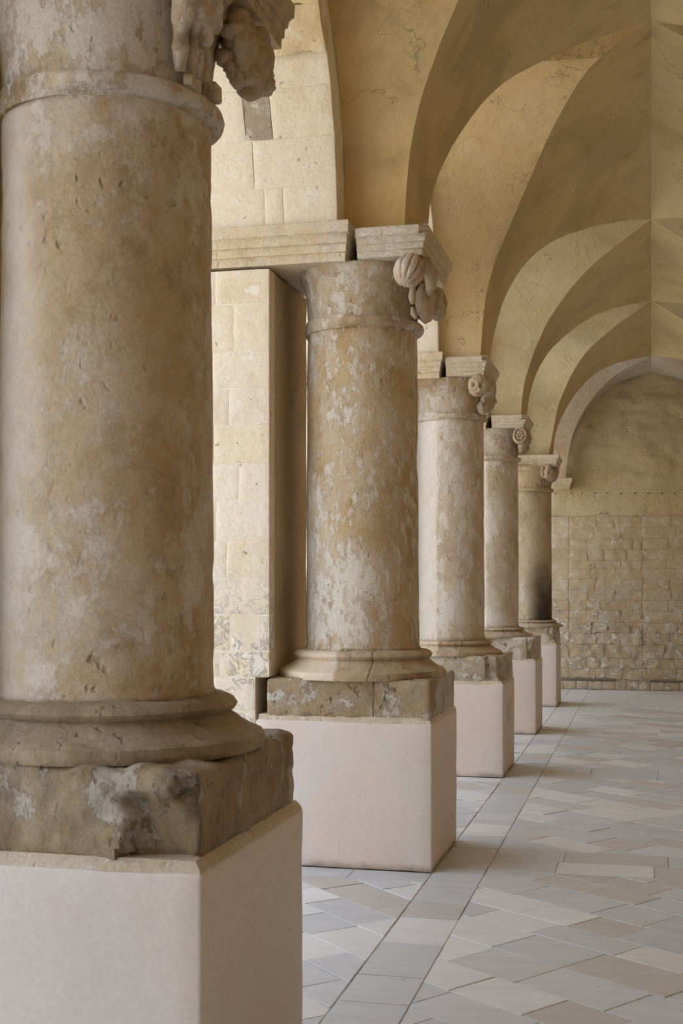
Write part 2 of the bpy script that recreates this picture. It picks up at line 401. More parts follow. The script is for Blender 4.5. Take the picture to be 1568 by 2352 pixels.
# ------------------------------------------------------------------ floor: bedding slab and limestone slabs
def clip(poly, a, b, c):     # keep a*x+b*y<=c
    o = []
    for i in range(len(poly)):
        p, q = poly[i], poly[(i + 1) % len(poly)]
        dp, dq = a * p[0] + b * p[1] - c, a * q[0] + b * q[1] - c
        if dp <= 0: o.append(p)
        if dp * dq < 0:
            t = dp / (dp - dq); o.append((p[0] + (q[0] - p[0]) * t, p[1] + (q[1] - p[1]) * t))
    return o
def cliprect(poly, x0, x1, y0, y1):
    for (a, b, c) in ((-1, 0, -x0), (1, 0, x1), (0, -1, -y0), (0, 1, y1)):
        poly = clip(poly, a, b, c)
        if len(poly) < 3: return []
    return poly
def area(p): return abs(sum(p[i][0] * p[(i + 1) % len(p)][1] - p[(i + 1) % len(p)][0] * p[i][1] for i in range(len(p)))) / 2
def inset(poly, g):
    cx = sum(p[0] for p in poly) / len(poly); cy = sum(p[1] for p in poly) / len(poly)
    out = list(poly); n = len(poly); sgn = 1 if sum(poly[i][0] * poly[(i + 1) % n][1] - poly[(i + 1) % n][0] * poly[i][1] for i in range(n)) > 0 else -1
    for i in range(n):
        p, q = poly[i], poly[(i + 1) % n]; dx, dy = q[0] - p[0], q[1] - p[1]; L = math.hypot(dx, dy)
        if L < 1e-6: continue
        nx, ny = dy / L * sgn, -dx / L * sgn
        out = clip(out, nx, ny, nx * p[0] + ny * p[1] - g)
        if len(out) < 3: return []
    return out
tiles = []
def add_tile(poly):
    if len(poly) >= 3 and area(poly) > .0015: tiles.append(poly)
# straight band beside the pedestals
joints = [y for y in (1.2, 1.6, 2.05, 2.5, 2.95, 3.42, 3.9, 4.38, 4.794, 5.135, 5.622, 6.069, 6.366, 6.46, 6.75, 7.02, 7.24, 7.72, 8.1, 8.5, 8.62, 8.95, 9.35, 9.75, 10.2, 10.62, 11.0, 11.4, 11.75, 12.1, 12.6, 12.75, 13.2, 13.65, 14.05, 14.5, 14.9, 15.4, 15.8, 16.3, 16.7, 17.1, 17.5, 18.0, 18.5, 19.0, 19.42)]
for a, b in zip(joints, joints[1:]): add_tile([(XP + .003, a), (-.885, a), (-.885, b), (XP + .003, b)])
# transverse bands at the columns
cross = []
for i in (1, 2, 3, 4, 5):
    n = PIER[i]['n']; ys = (n + .16, n + .445, n + .73); cross.append((ys[0], ys[2]))
    for r in (0, 1):
        x = -.885 if True else 0; first = .41 if r else .39
        xs = [-.885, -.885 + first + random.uniform(-.02, .02)]
        while xs[-1] < 1.5: xs.append(xs[-1] + random.uniform(.52, .62))
        for a, b in zip(xs, xs[1:]): add_tile([(a, ys[r]), (min(b, 1.5), ys[r]), (min(b, 1.5), ys[r + 1]), (a, ys[r + 1])])
def diag_field(x0, x1, y0, y1, ang, ox, oy, seed):
    rr = random.Random(seed)
    ca, sa = math.cos(ang), math.sin(ang)
    # rows perpendicular to 'nrm', long side of the slabs along 'dr'
    R = math.hypot(x1 - x0, y1 - y0) + 1; mx_, my_ = (x0 + x1) / 2, (y0 + y1) / 2
    w = -R
    w = math.floor((-R) / .27) * .27
    while w < R:
        h = rr.choice((.22, .26, .27, .30)); u = -R + rr.uniform(0, .4)
        while u < R:
            l = rr.uniform(.26, .52)
            pts = [(u, w), (u + l, w), (u + l, w + h), (u, w + h)]
            poly = [(mx_ + ox + p[0] * ca - p[1] * sa, my_ + oy + p[0] * sa + p[1] * ca) for p in pts]
            add_tile(cliprect(poly, x0, x1, y0, y1)); u += l
        w += h
ends = [.2] + [v for c_ in cross for v in c_] + [19.42]
for k in range(0, len(ends), 2):
    a, b = ends[k], ends[k + 1]
    if b > 2.0: diag_field(-.885, 1.5, max(a, .8), b, math.radians(-36 if k <= 2 else -38), .03, .02, 11 + k)
# between the pedestals: a straight row against the nearer face, the rest laid at 45 degrees
for i in (2, 3, 4, 5):
    y0, y1 = PIER[i - 1]['f'], PIER[i]['n']
    for (a, b) in ((-3.12, -2.75), (-2.75, -2.2), (-2.2, -1.60), (-1.60, XP)): add_tile([(a, y1 - .22), (b, y1 - .22), (b, y1 - .004), (a, y1 - .004)])
    diag_field(-3.12, XP, y0 + .004, y1 - .22, math.radians(-45), .06, .0, 50 + i)
diag_field(-3.12, XP, PIER[5]['f'] + .004, 19.42, math.radians(-45), 0, 0, 61)
diag_field(-3.12, XP, .8, PIER[1]['n'] - .004, math.radians(-45), 0, 0, 62)
vs, fs = rbox(-3.15, 1.5, -1.9, 19.45, -.12, -.0045, r=.004, seg=2.)
floor = structure(mesh_obj('floor', vs, fs, M['grout']))
def tile_mesh(poly):
    p = inset(poly, .0022)
    if len(p) < 3: return None
    if sum(p[i][0] * p[(i + 1) % len(p)][1] - p[(i + 1) % len(p)][0] * p[i][1] for i in range(len(p))) < 0: p = p[::-1]
    q = inset(p, .002)
    if len(q) != len(p): q = p
    # match start corner
    if q is not p:
        j = min(range(len(q)), key=lambda t: math.dist(q[t], p[0])); q = q[j:] + q[:j]
    dz = random.uniform(-.0015, .0015); tx = random.uniform(-.003, .003); ty = random.uniform(-.003, .003)
    cx = sum(a[0] for a in p) / len(p); cy = sum(a[1] for a in p) / len(p); n = len(p)
    v = [(a[0], a[1], -.0042) for a in p] + [(a[0], a[1], -.002 + dz) for a in p] + [(a[0], a[1], dz + (a[0] - cx) * tx + (a[1] - cy) * ty) for a in q]
    f = [tuple(range(2 * n, 3 * n))]
    for l in (0, 1):
        for i in range(n): f.append((l * n + i, l * n + (i + 1) % n, (l + 1) * n + (i + 1) % n, (l + 1) * n + i))
    return v, f
cy_, sy_ = math.cos(YAW), math.sin(YAW)
def px(p):
    dep = -p[0] * sy_ + p[1] * cy_
    if dep < .3: return (-9, -9, dep)
    return (784 + 2968 * (p[0] * cy_ + p[1] * sy_) / dep, 1335 - 2968 * ((p[2] if len(p) > 2 else 0) - 1.6) / dep, dep)
single, rest = [], []
for t in tiles:
    P = [px(a) for a in t]
    us = [a[0] for a in P]; v_ = [a[1] for a in P]
    vis = max(us) > 640 and min(us) < 1568 and min(v_) < 2352 and max(v_) > 0 and min(a[2] for a in P) > 3
    siz = (max(us) - min(us)) * (max(v_) - min(v_))
    (single if vis and max(v_) - min(v_) > 7 else rest).append((siz, t))
single.sort(key=lambda a: -a[0]); rest += single[290:]; single = single[:290]
for _, t in single:
    m = tile_mesh(t)
    if m: mesh_obj('tile', m[0], m[1], M['pave'], floor)
RV, RF = merge([m for m in (tile_mesh(t) for _, t in rest) if m])
mesh_obj('paving_tiles', RV, RF, M['pave'], floor)['kind'] = 'stuff'

# ------------------------------------------------------------------ vault curves
WF = [0, .2, .353, .48, .6, .69, .76, .82, .87, .93, .97, 1.0]
WW = [0, .025, .07, .145, .25, .36, .47, .58, .68, .82, .91, 1.0]
def wof(f):
    for i in range(len(WF) - 1):
        if f <= WF[i + 1]: return WW[i] + (WW[i + 1] - WW[i]) * (f - WF[i]) / (WF[i + 1] - WF[i])
    return 1.
NL = 26
LV = [math.sin(math.pi / 2 * k / NL) for k in range(NL + 1)]
def resample(P):
    """curve sampled at NL+1 levels by height fraction, softened"""
    z0, z1 = P[0][2], P[-1][2]; o = []
    for f in LV:
        z = z0 + (z1 - z0) * f
        for a, b in zip(P, P[1:]):
            if z <= b[2] + 1e-9:
                t = (z - a[2]) / max(1e-9, b[2] - a[2]); o.append(Vector((a[0] + (b[0] - a[0]) * t, a[1] + (b[1] - a[1]) * t, z))); break
        else: o.append(Vector(P[-1]))
    for _ in range(2):
        q = [v.copy() for v in o]
        for i in range(1, len(o) - 1): q[i] = (o[i - 1] + o[i] * 2 + o[i + 1]) / 4
        o = q
    return o
A2 = [(-1.36, 7.21, 3.55), (-1.36, 7.2, 3.65), (-1.33, 7.16, 3.89), (-1.31, 7.14, 4.08), (-1.22, 7.11, 4.41), (-1.13, 7.05, 4.56), (-1.02, 6.94, 4.74), (-.75, 6.6, 5.05), (-.4, 6.1, 5.35), (0, 5.6, 5.5)]
B2 = [(-1.36, 7.9, 3.55), (-1.34, 7.88, 3.85), (-1.31, 7.9, 4.04), (-1.28, 8.01, 4.19), (-1.2, 8.13, 4.42), (-1.1, 8.23, 4.6), (-1.0, 8.34, 4.77), (-.83, 8.54, 4.95), (-.63, 8.7, 5.11), (-.48, 8.84, 5.22), (-.3, 9.01, 5.33), (0, 9.2, 5.48)]
A3 = [(-1.37, 10.62, 3.43), (-1.34, 10.66, 3.89), (-1.28, 10.72, 4.2), (-1.19, 10.70, 4.42), (-1.05, 10.58, 4.66), (-.96, 10.45, 4.79), (-.84, 10.12, 4.92), (-.7, 9.77, 5.05), (-.55, 9.48, 5.16), (-.4, 9.26, 5.27), (0, 9.2, 5.48)]
E3 = [(-1.37, 10.64, 3.43), (-1.34, 10.68, 3.89), (-1.28, 10.74, 4.2), (-1.19, 10.72, 4.42), (-1.05, 10.64, 4.66), (-.97, 10.62, 4.77), (-.77, 10.64, 4.98), (-.43, 10.63, 5.25), (-.14, 10.55, 5.43), (0, 10.5, 5.5)]
B3 = [(-1.37, 11.2, 3.43), (-1.36, 11.22, 3.59), (-1.28, 11.35, 4.03), (-1.19, 11.32, 4.2), (-1.0, 11.32, 4.45), (-.79, 11.48, 4.62), (-.56, 11.72, 4.76), (-.25, 12.19, 4.92), (0, 12.48, 5.0)]
A4 = [(-1.33, 13.65, 3.335), (-1.33, 13.65, 3.39), (-1.29, 13.6, 3.71), (-1.18, 13.6, 4.04), (-1.02, 13.39, 4.3), (-.82, 13.13, 4.5), (-.54, 12.8, 4.7), (-.27, 12.63, 4.85), (0, 12.48, 5.0)]
B4 = [(-1.33, 14.2, 3.335), (-1.32, 14.2, 3.46), (-1.29, 14.21, 3.68), (-1.19, 14.34, 3.99), (-1.04, 14.44, 4.21), (-.88, 14.56, 4.38), (-.65, 14.64, 4.55), (-.39, 14.94, 4.7), (0, 15.51, 4.88)]
A5 = [(-1.28, 16.78, 3.2), (-1.27, 16.77, 3.27), (-1.17, 16.71, 3.84), (-.94, 16.23, 4.22), (-.74, 15.94, 4.42), (-.55, 15.84, 4.56), (-.34, 15.68, 4.69), (0, 15.51, 4.88)]
B5 = [(-1.27, 17.31, 3.2), (-1.26, 17.31, 3.37), (-1.23, 17.28, 3.59), (-1.13, 17.41, 3.86), (-.94, 17.34, 4.14), (-.7, 17.29, 4.35), (-.41, 17.61, 4.53), (0, 18.47, 4.73)]
def ray(u, v):
    r = (u - 784) / 2968; return (r * cy_ - sy_, r * sy_ + cy_, (1335 - v) / 2968)
def atY(u, v, Y):
    d = ray(u, v); t = Y / d[1]; return (d[0] * t, Y, 1.6 + d[2] * t)
A6 = [(-1.225, 19.2, 3.12), atY(1303, 1050, 19.2), atY(1316, 990, 19.15), atY(1341, 940, 19.1), atY(1375, 895, 18.95), atY(1422, 853, 18.8), (0, 18.47, 4.73)]
D6 = [atY(1295, 1098, 19.40), atY(1309, 1022, 19.40), atY(1339, 960, 19.40), atY(1375, 912, 19.40), atY(1422, 876, 19.40), (0, 19.40, atY(1497, 855, 19.40)[2])]
B1 = [(x, 5.6 - (y - 5.6) * .87, z) for x, y, z in A2]
A1 = [(x, y - 3.72, z) for x, y, z in A2]; B0 = [(x, y - 3.72, z) for x, y, z in B1]
A0 = [(x, y - 3.72, z) for x, y, z in A1]
cur = {k: resample(v) for k, v in dict(A0=A0, B0=B0, A1=A1, B1=B1, A2=A2, B2=B2, A3=A3, E3=E3, B3=B3, A4=A4, B4=B4, A5=A5, B5=B5, A6=A6, D6=D6).items()}

vs, fs = rbox(XO, 1.75, -2.1, 19.8, 5.62, 5.85, r=.01, seg=4.)
ceiling = structure(mesh_obj('ceiling', vs, fs, M['mortar']))
def sheet(name, rows, mat, parent, sub=10, amp=.006, flip=False, two=None):
    """rows: list over levels of a polyline of 3D points; joined as a wavy plaster skin"""
    vs = []; fs = []; W_ = None
    for r in rows:
        line = []
        for a, b in zip(r, r[1:]):
            for i in range(sub): line.append(a.lerp(b, i / sub))
        line.append(r[-1]); W_ = len(line)
        for p in line:
            d = Vector((N(p, 2.3, 3.1), N(p, 2.3, 7.7), N(p, 2.3, 11.))) * amp * 1.6 + Vector((N(p, 9, 1.), N(p, 9, 5.), N(p, 9, 8.))) * amp * .5
            vs.append(p + d)
    for j in range(len(rows) - 1):
        for i in range(W_ - 1):
            f = (j * W_ + i, j * W_ + i + 1, (j + 1) * W_ + i + 1, (j + 1) * W_ + i)
            fs.append(f[::-1] if flip else f)
    return mesh_obj(name, vs, fs, mat, parent, smooth=True)
def mir(P): return [Vector((-p.x, p.y, p.z)) for p in P]
def cross_web(name, G, yc, xw, mat, right=False, zcap=None):
    G = mir(G) if right else G; xw = -xw if right else xw
    if zcap:      # lunette whose crown stays below the main barrel
        t = next(k for k in range(len(G)) if G[k].z >= zcap); G = G[:t + 1]
    ys = G[0].y; z0, z1 = G[0].z, G[-1].z; rows = []
    for k in range(len(G)):
        f = (G[k].z - z0) / (z1 - z0); y = ys + (yc - ys) * wof(f)
        rows.append([Vector((xw, y, G[k].z)), G[k]])
    return sheet(name, rows, mat, ceiling, sub=14)
def long_web(name, rowcurves, mat, right=False):
    cs = [mir(c) for c in rowcurves] if right else rowcurves
    rows = [[c[k] for c in cs] for k in range(NL + 1)]
    return sheet(name, rows, mat, ceiling, sub=14)
CEN = {1: 5.6, 2: 9.2, 3: 12.48, 4: 15.51, 5: 18.47, 0: 1.88}
MB = {1: 'ochre', 2: 'ochre3', 3: 'ochre4', 4: 'ochre4', 5: 'ribpale', 0: 'ochre'}
for rt in (False, True):
    xw = XI if not rt else -1.42
    for i in range(0, 6):
        if i >= 0:
            cross_web('vault_web', cur['B%d' % i], CEN[i], xw, M[MB[i]], rt)
            cross_web('vault_web', cur['A%d' % (i + 1)], CEN[i], xw, M['ochre' if i == 1 else MB[i]], rt, zcap=5.25 if i == 2 else None)
        cs = [cur['A%d' % i], cur['B%d' % i]]
        if i == 3: cs = [cur['A3'], cur['E3'], cur['B3']]
        long_web('vault_band', cs, M['soffit'] if i > 1 else M['ochre'], rt)
    # flat patch between the lunette tip and the crown of the second bay
    G = mir(cur['A3']) if rt else cur['A3']; t = next(k for k in range(len(G)) if G[k].z >= 5.25); tail = G[t:]
    lo_ = [Vector((-xw if rt and False else xw, CEN[2], G[t].z))] + tail
    if rt: lo_[0].x = -xw
    L0 = Vector((lo_[0].x, CEN[2] - .02, 5.48)); hi_ = [L0] + [Vector((p_.x, CEN[2] - .02, 5.48)) for p_ in tail]
    sheet('vault_patch', [lo_, [a_.lerp(b_, .5) for a_, b_ in zip(lo_, hi_)], hi_], M['soffit'], ceiling, sub=6)
    long_web('wall_rib', [cur['A6'], cur['D6']], M['ribpale'], rt)

# ------------------------------------------------------------------ arcade wall on the courtyard side
def outer_arch(i):
    """opening between pier i and pier i+1: list of (y, z) from pier i to pier i+1"""
    a, b = PIER[i]['f'] if i in PIER else -.4, PIER[i + 1]['n'] if i + 1 in PIER else 19.40
    z0a = PIER[i]['at'] if i in PIER else 3.56; z0b = PIER[i + 1]['at'] if i + 1 in PIER else 3.15
    c = (a + b) / 2; zc = cur['B%d' % i][-1].z - .22
    L = [(a + (c - a) * wof(f), z0a + .03 + (zc - z0a - .03) * f) for f in LV]
    R = [(b + (c - b) * wof(f), z0b + .03 + (zc - z0b - .03) * f) for f in LV]
    return L, R, c
PIER[0] = dict(PIER[1], n=3.27 - 3.72, f=4.31 - 3.72, cy=.07)
core_parts = []
ZT = 5.62
def prism(poly, x0, x1):
    n = len(poly); vs = [(x0, y, z) for y, z in poly] + [(x1, y, z) for y, z in poly]
    fs = [tuple(range(n)), tuple(reversed(range(n, 2 * n)))] + [(i, i + n, (i + 1) % n + n, (i + 1) % n) for i in range(n)]
    return vs, fs
def quadstrip(a, b, x0, x1):
    """solid between arch curve a (list of y,z) and the top line"""
    vs = []; fs = []
    for (y, z) in a: vs += [(x0, y, z), (x1, y, z), (x0, y, ZT), (x1, y, ZT)]
    for k in range(len(a) - 1):
        o = 4 * k; p = o + 4
        fs += [(o, p, p + 1, o + 1), (o, o + 2, p + 2, p), (o + 1, p + 1, p + 3, o + 3), (o + 2, o + 3, p + 3, p + 2)]
    o = 4 * (len(a) - 1); fs += [(0, 1, 3, 2), (o, o + 2, o + 3, o + 1)]
    return vs, fs
ARCH = {i: outer_arch(i) for i in range(0, 6)}
for i in range(0, 6):
    L, R, c = ARCH[i]; e = .0008
    core_parts.append(quadstrip([(y, z + e) for y, z in L], None, XO + .02, XI - .002))
    core_parts.append(quadstrip([(y, z + e) for y, z in reversed(R)], None, XO + .02, XI - .002))
for i in range(0, 6):
    p = PIER[i]; e = .001 if i else 0
    core_parts.append(rbox(XO + .02, XI - .002, p['n'] + e, p['f'] - e, p['at'] + .02, ZT, r=.002, seg=9))
    core_parts.append(rbox(XO + .02, XE - .056, p['n'] + .03 + e, p['f'] - .085, p['zt'] + .01, p['ab'] - .03, r=.002, seg=9))
    core_parts.append(rbox(XE - .07, XE - .003, p['n'] + .032, p['n'] + .142, p['zt'] + .01, p['ab'] - .031, r=.002, seg=9))
    core_parts.append(rbox(XO + .02, -2.19, p['n'] + .03 + e, p['f'] - e, 0.0, p['zt'] + .01, r=.002, seg=9))
core_parts.append(rbox(XO + .02, XI - .002, -2.1, PIER[0]['n'] - 2.3, 0, ZT, r=.002, seg=9))
vs, fs = merge(core_parts)
wall_left = structure(mesh_obj('wall_left', vs, fs, M['mortar']))

def stone(x0, x1, y0, y1, z0, z1, mat, amp=.002, r=.006, seg=.06, par=None, name='stone', sc=7., fn=None):
    return RB(name, mat, par or wall_left, x0, x1, y0, y1, z0, z1, r=r, seg=seg, amp=amp, sc=sc, off=random.random() * 9, fn=fn)
# facing blocks on the near face and the reveal of every pier
for i in range(1, 6):
    p = PIER[i]; yf = p['n'] + .03
    if i == 2: zs_ = [.0, .2, .42, .66, .86, 1.05, 1.20, 1.41, 1.62, 1.83, 2.06, 2.27, 2.49, 2.70, 2.91, 3.18, 3.375]
    else:
        zs_ = [0.]; 
        while zs_[-1] < p['ab'] - .28: zs_.append(zs_[-1] + random.choice((.2, .22, .25)))
        zs_.append(p['ab'] - .03)
    for k, (a, b) in enumerate(zip(zs_, zs_[1:])):
        xe = XE if a > p['zt'] - .03 else -2.19
        q = [xe, xe - (.33 if k % 2 else .22) + random.uniform(-.04, .04)]
        if i == 2 and k % 3 == 1: q.append(q[-1] - .17)
        q.append(XO + .0)
        for c0, c1 in zip(q, q[1:]):
            low = b < 1.45
            stone(c1 + .002, c0 - .0015, yf, yf + .11, a + .002, b - .0015, M['ashlar'], amp=.004 if low else .0015, r=.010 if low else .004, seg=.035 if i == 2 else .1)
    # reveal facing (plastered jamb)
    RB('jamb_plaster', M['reveal'], wall_left, XE - .055, XE - .002, yf + .113, p['f'] - .080, p['zt'] + .004, p['ab'] - .032, r=.008, seg=.06, amp=.006, sc=3.)
# ashlar above the cornices, following the outer arch (voussoirs)
def voussoir(y0, z0, y1, z1, x0, x1, mat, t=.10, g=.002, amp=.002, proud=0., seg=4):
    """block on the soffit between two points of the arch curve"""
    a = Vector((0, y0, z0)); b = Vector((0, y1, z1)); d = (b - a); L = d.length; d.normalize()
    nrm = Vector((0, d.z, -d.y));   # into the wall for a far springer
    if nrm.y < 0: nrm = -nrm
    vs, fs = rbox(x0 + g, x1 - g, 0, t, g, L - g, r=.003, seg=max(.03, L / 6), amp=amp, sc=9, off=random.random() * 9)
    vs = [Vector((v.x, 0, 0)) + a + nrm * (v.y - proud) + d * v.z for v in vs]
    return mesh_obj('stone', vs, fs, mat, wall_left, auto=math.radians(50))
for i in (2, 3, 4, 5):
    R = ARCH[i - 1][1]
    def yat(z):
        for (ya, za), (yb, zb) in zip(R, R[1:]):
            if z <= zb: return ya + (yb - ya) * (z - za) / (zb - za)
        return R[-1][0]
    zs_ = [PIER[i]['at'] + .03]
    base = (3.81, 4.07, 4.32, 4.47, 4.67, 4.87, 5.05, 5.17) if i == 2 else None
    if base: zs_ += list(base)
    else:
        while zs_[-1] < R[-1][1] - .25: zs_.append(zs_[-1] + random.choice((.2, .23)))
    for k, (a, b) in enumerate(zip(zs_, zs_[1:])):
        ya, yb = yat(a), yat(b)
        cuts = [XI, XI - (.50 if k % 2 else .36) + random.uniform(-.05, .05), XO + .01]
        if i == 2 and k == 0: cuts = [XI, XI - .31, XI - .42, XO + .01]
        if i == 2 and k == 2: cuts = [XI, XI - .355, XI - .51, XO + .01]
        for j, (c0, c1) in enumerate(zip(cuts, cuts[1:])):
            rough = i == 2 and (k in (4, 5) )
            patch = i == 2 and k == 2 and j == 1
            voussoir(ya, a, yb, b, c1, c0, M['patch'] if patch else M['ashlar_rough'] if rough else M['ashlar'], amp=.016 if rough else (.008 if patch else .002), proud=.035 if rough and j == 0 else .012 if rough else .002)
    # crown part, plain
# ------------------------------------------------------------------ cornices
def moulded(name, mat, par, x0, x1, y0, y1, prof, amp=.003, right_taper=0., seg=.05, round_=False):
    """prof: list of (z, projection) - projection grows outwards on the near side, the far side and the +x side"""
    vs = []; fs = []; prof = densify([(q[1], q[0]) for q in prof], .008); n = None
    for (pr, z) in prof:
        xa, xb, ya, yb = x0, x1 + pr * right_taper, y0 - pr, y1 + pr * .5
        line = []
        def ed(p, q):
            k = max(2, int(math.dist(p, q) / seg)); 
            for t in range(k): line.append((p[0] + (q[0] - p[0]) * t / k, p[1] + (q[1] - p[1]) * t / k))
        ed((xa, ya), (xb, ya)); ed((xb, ya), (xb, yb)); ed((xb, yb), (xa, yb)); ed((xa, yb), (xa, ya))
        if n is None: n = len(line); 
        if len(line) != n:
            # resample to n
            line = [line[int(t * len(line) / n)] for t in range(n)]
        for (x, y) in line:
            v = Vector((x, y, z)); d = amp * fract(v, 9)
            wear = -max(0, fract(v + Vector((3, 0, 0)), 4.5) - .30) * amp * 4
            wear = max(wear, -.02)
            cxm, cym = (x0 + x1) / 2, (y0 + y1) / 2
            o = Vector((x - cxm, y - cym, 0)); o = o.normalized() if o.length > 0 else o
            vs.append(v + o * (d + wear))
    m = len(prof)
    for j in range(m - 1):
        for i in range(n): fs.append((j * n + i, j * n + (i + 1) % n, (j + 1) * n + (i + 1) % n, (j + 1) * n + i))
    fs.append(tuple(reversed(range(n)))); fs.append(tuple((m - 1) * n + i for i in range(n)))
    return mesh_obj(name, vs, fs, mat, par, auto=math.radians(35))
def cornice_prof(zb, zt, s=1.):
    h = zt - zb
    return [(zb, 0.), (zb + .22 * h, .002 * s), (zb + .235 * h, .014 * s), (zb + .44 * h, .018 * s), (zb + .455 * h, .030 * s), (zb + .50 * h, .032 * s), (zb + .60 * h, .038 * s), (zb + .67 * h, .052 * s), (zb + .69 * h, .062 * s), (zb + .96 * h, .066 * s), (zt, .060 * s)]
for i in range(0, 5):
    p = PIER[i]
    xr = {2: -1.665, 3: -1.70, 4: -1.70}.get(i, -1.66)
    moulded('cornice', M['cornice'], wall_left, XO + .03, xr, p['n'] + .03, p['f'] - .03, cornice_prof(p['ab'] - .012, p['at'] + .042, 1.15), amp=.004, right_taper=.5)

# ------------------------------------------------------------------ columns
def chip1(p, nrm):
    # broken near corner of the first plinth: a shallow scooped break with a sharp left lip
    if p.y < 3.6 and nrm.y < -.1:
        lip = -1.435 + .055 * math.sin((p.z - .83) * 17) + .02 * fract((p.z, 3, 1), 12.)
        top = 1.025 + .035 * fract((p.x, 7, 2), 9.) + max(0, (p.x + 1.33)) * .35
        kx = max(0, min(1, (p.x - lip) / .022)); kz = max(0, min(1, (top - p.z) / .03))
        k = kx * kz
        deep = .056 + .022 * fract((p.x * 1.0, 0, p.z), 8.)
        p = p + Vector((0, deep * k, 0))
    e = max(0, (p.x + 1.30) / .12) * max(0, (3.45 - p.y) / .17)
    if p.x > -1.30 and p.y < 3.45: p = p + Vector((-.018, .018, 0)) * min(1, e)
    if p.z > 1.0: p = p + Vector((0, 0, -.014 * max(0, fract(p, 7.) + .2)))
    return p
LABEL = {
 1: ('big mottled tan column in the left foreground, nearest the camera, with a broken plinth corner',),
 2: ('second column from the camera, with a ribbed melon carved at its capital corner',),
 3: ('third column from the camera, with a worn skull-like head carved on its capital',),
 4: ('fourth column from the camera, slim and pale, with a round rosette on its capital',),
 5: ('farthest column, soot-blackened low on its shaft, before the bare stone end wall',)}
NM = {1: 96, 2: 96, 3: 72, 4: 64, 5: 64}
for i in range(1, 6):
    p = PIER[i]; cx, cy, r = p['cx'], p['cy'], p['r']
    root = thing('column_on_pedestal', LABEL[i][0], 'column', (cx, cy, 0), 'columns of the arcade')
    far = i >= 3
    # plaster pedestal with softened arrises
    xl = {1: -2.17, 2: -2.175, 3: -2.17, 4: -2.17, 5: -2.10}[i]
    RB('pedestal', M['grey' if i == 1 else 'pink'], root, xl, XP, p['n'], p['f'], 0.0, p['zp'], r=.012, seg=.07, amp=.004, sc=4., off=i * 1.)
    # mortar fillet between pedestal and plinth
    ins = .022
    pc = [(p['zp'] - .004, -.004), (p['zp'] + .012, -.010), (p['zp'] + .030, -ins - .004)]
    moulded('mortar_fillet', M['fillet'], root, xl + .01, XP, p['n'], p['f'], pc, amp=.002, right_taper=1.)
    # plinth stone
    fn = chip1 if i == 1 else None
    if i == 3:
        def fn(q, nrm, X=XP, Y=p['n']):
            d = math.hypot(q.x - X, q.y - Y); k = max(0, min(1, (.16 - d) / .07)); return q + Vector((-.05, .05, 0)) * k * (1 if q.z > .80 else .5)
    if i == 4:
        def fn(q, nrm, X=XP, Y=p['n'], zt=p['zt']):
            d = math.hypot(q.x - X, q.y - Y); k = max(0, min(1, (.10 - d) / .05)); return q + Vector((-.05, .02, 0)) * k * min(1, max(0, (zt - q.z) / .15 + .15))
    if i == 5:
        def fn(q, nrm, X=XP, Y=p['n'], zt=p['zt']):
            d = math.hypot(q.x - X, q.y - Y); k = max(0, min(1, (.12 - d) / .05)); return q + Vector((-.04, .03, 0)) * k * min(1, max(0, (q.z - .83) / .1))
    xpl = {1: -2.15, 2: -2.125, 3: -2.13, 4: -2.13, 5: -2.06}[i]
    RB('plinth', M['plinth1'] if i == 1 else M['plinth'] if i < 3 else M['plinthfar'], root, xpl, XP - ins + (.012 if i != 1 else .002), p['n'] + .02, p['f'] - .02, p['zp'] + .012, p['zt'], r=.045 if i == 1 else .022, seg=.016 if i == 1 else .03, nmax=90, amp=.017 if i == 1 else .010, sc=9., fn=fn, off=i * 2.3)
    # moulded base
    zt, sb = p['zt'] - .006, p['sb']; h = sb - zt
    k = r / .331
    bp = [(.485, zt), (.494, zt + .10 * h), (.490, zt + .26 * h), (.478, zt + .30 * h), (.455, zt + .36 * h), (.425, zt + .46 * h), (.400, zt + .58 * h), (.388, zt + .63 * h), (.383, zt + .67 * h), (.396, zt + .71 * h), (.404, zt + .80 * h), (.393, zt + .91 * h), (.375, zt + .97 * h), (.345, zt + .985 * h), (.335, zt + 1.02 * h), (.30, zt + 1.03 * h)]
    bp = densify([(a * k, b) for a, b in bp], .02)
    vs, fs = lathe(bp, cx, cy, NM[i], amp=.009 if i < 3 else .006, sc=7.)
    mesh_obj('base_moulding', vs, fs, M['base1'] if i == 1 else M['base2'], root, auto=math.radians(40))
    # shaft
    zz = sb - .004; st = p['st']; prof = []
    nz = 90 if i < 3 else 50
    for j in range(nz + 1):
        t = j / nz; z = zz + (st + .012 - zz) * t
        prof.append((r * (1.006 - .030 * t ** 1.3) + (.012 if t < .008 else 0), z))
    def shaft_fn(a, z, rr, q, i=i):
        w = -.0035 * max(0, fract(q * 1.0, 5.) - .25) * 3
        if i == 1:
            w += -.010 * max(0, fract(q + Vector((2, 0, 5)), 8.) - .30)
        return w
    vs, fs = lathe(prof, cx, cy, NM[i] + 24, amp=.0035, sc=2.2, fn=shaft_fn)
    mesh_obj('shaft', vs, fs, M['col%d' % i], root, smooth=True)
    # necking ring: full on the corridor side, plastered flush on the left part
    sx = {1: -1.67, 2: -1.665, 3: -1.72, 4: -1.72, 5: -1.70}[i]
    rt = r * .972
    hh = .062 if i < 3 else .05
    def ringfn(a, z, rr, q, i=i, sx=sx, st=st, hh=hh, r=r):
        t = (z - st) / hh; x = q[0]
        m = max(0, min(1, (x - sx) / .03))
        g = (.038 if i < 3 else .03) * math.sqrt(max(0, 1 - (2 * t - 1) ** 2)) if 0 <= t <= 1 else 0
        return g * (m + (1 - m) * .0) + (1 - m) * .010
    prof = [(rt + .004, st - .008)] + [(rt + .004, st + hh * t / 10) for t in range(11)] + [(rt + .002, st + hh + .006)]
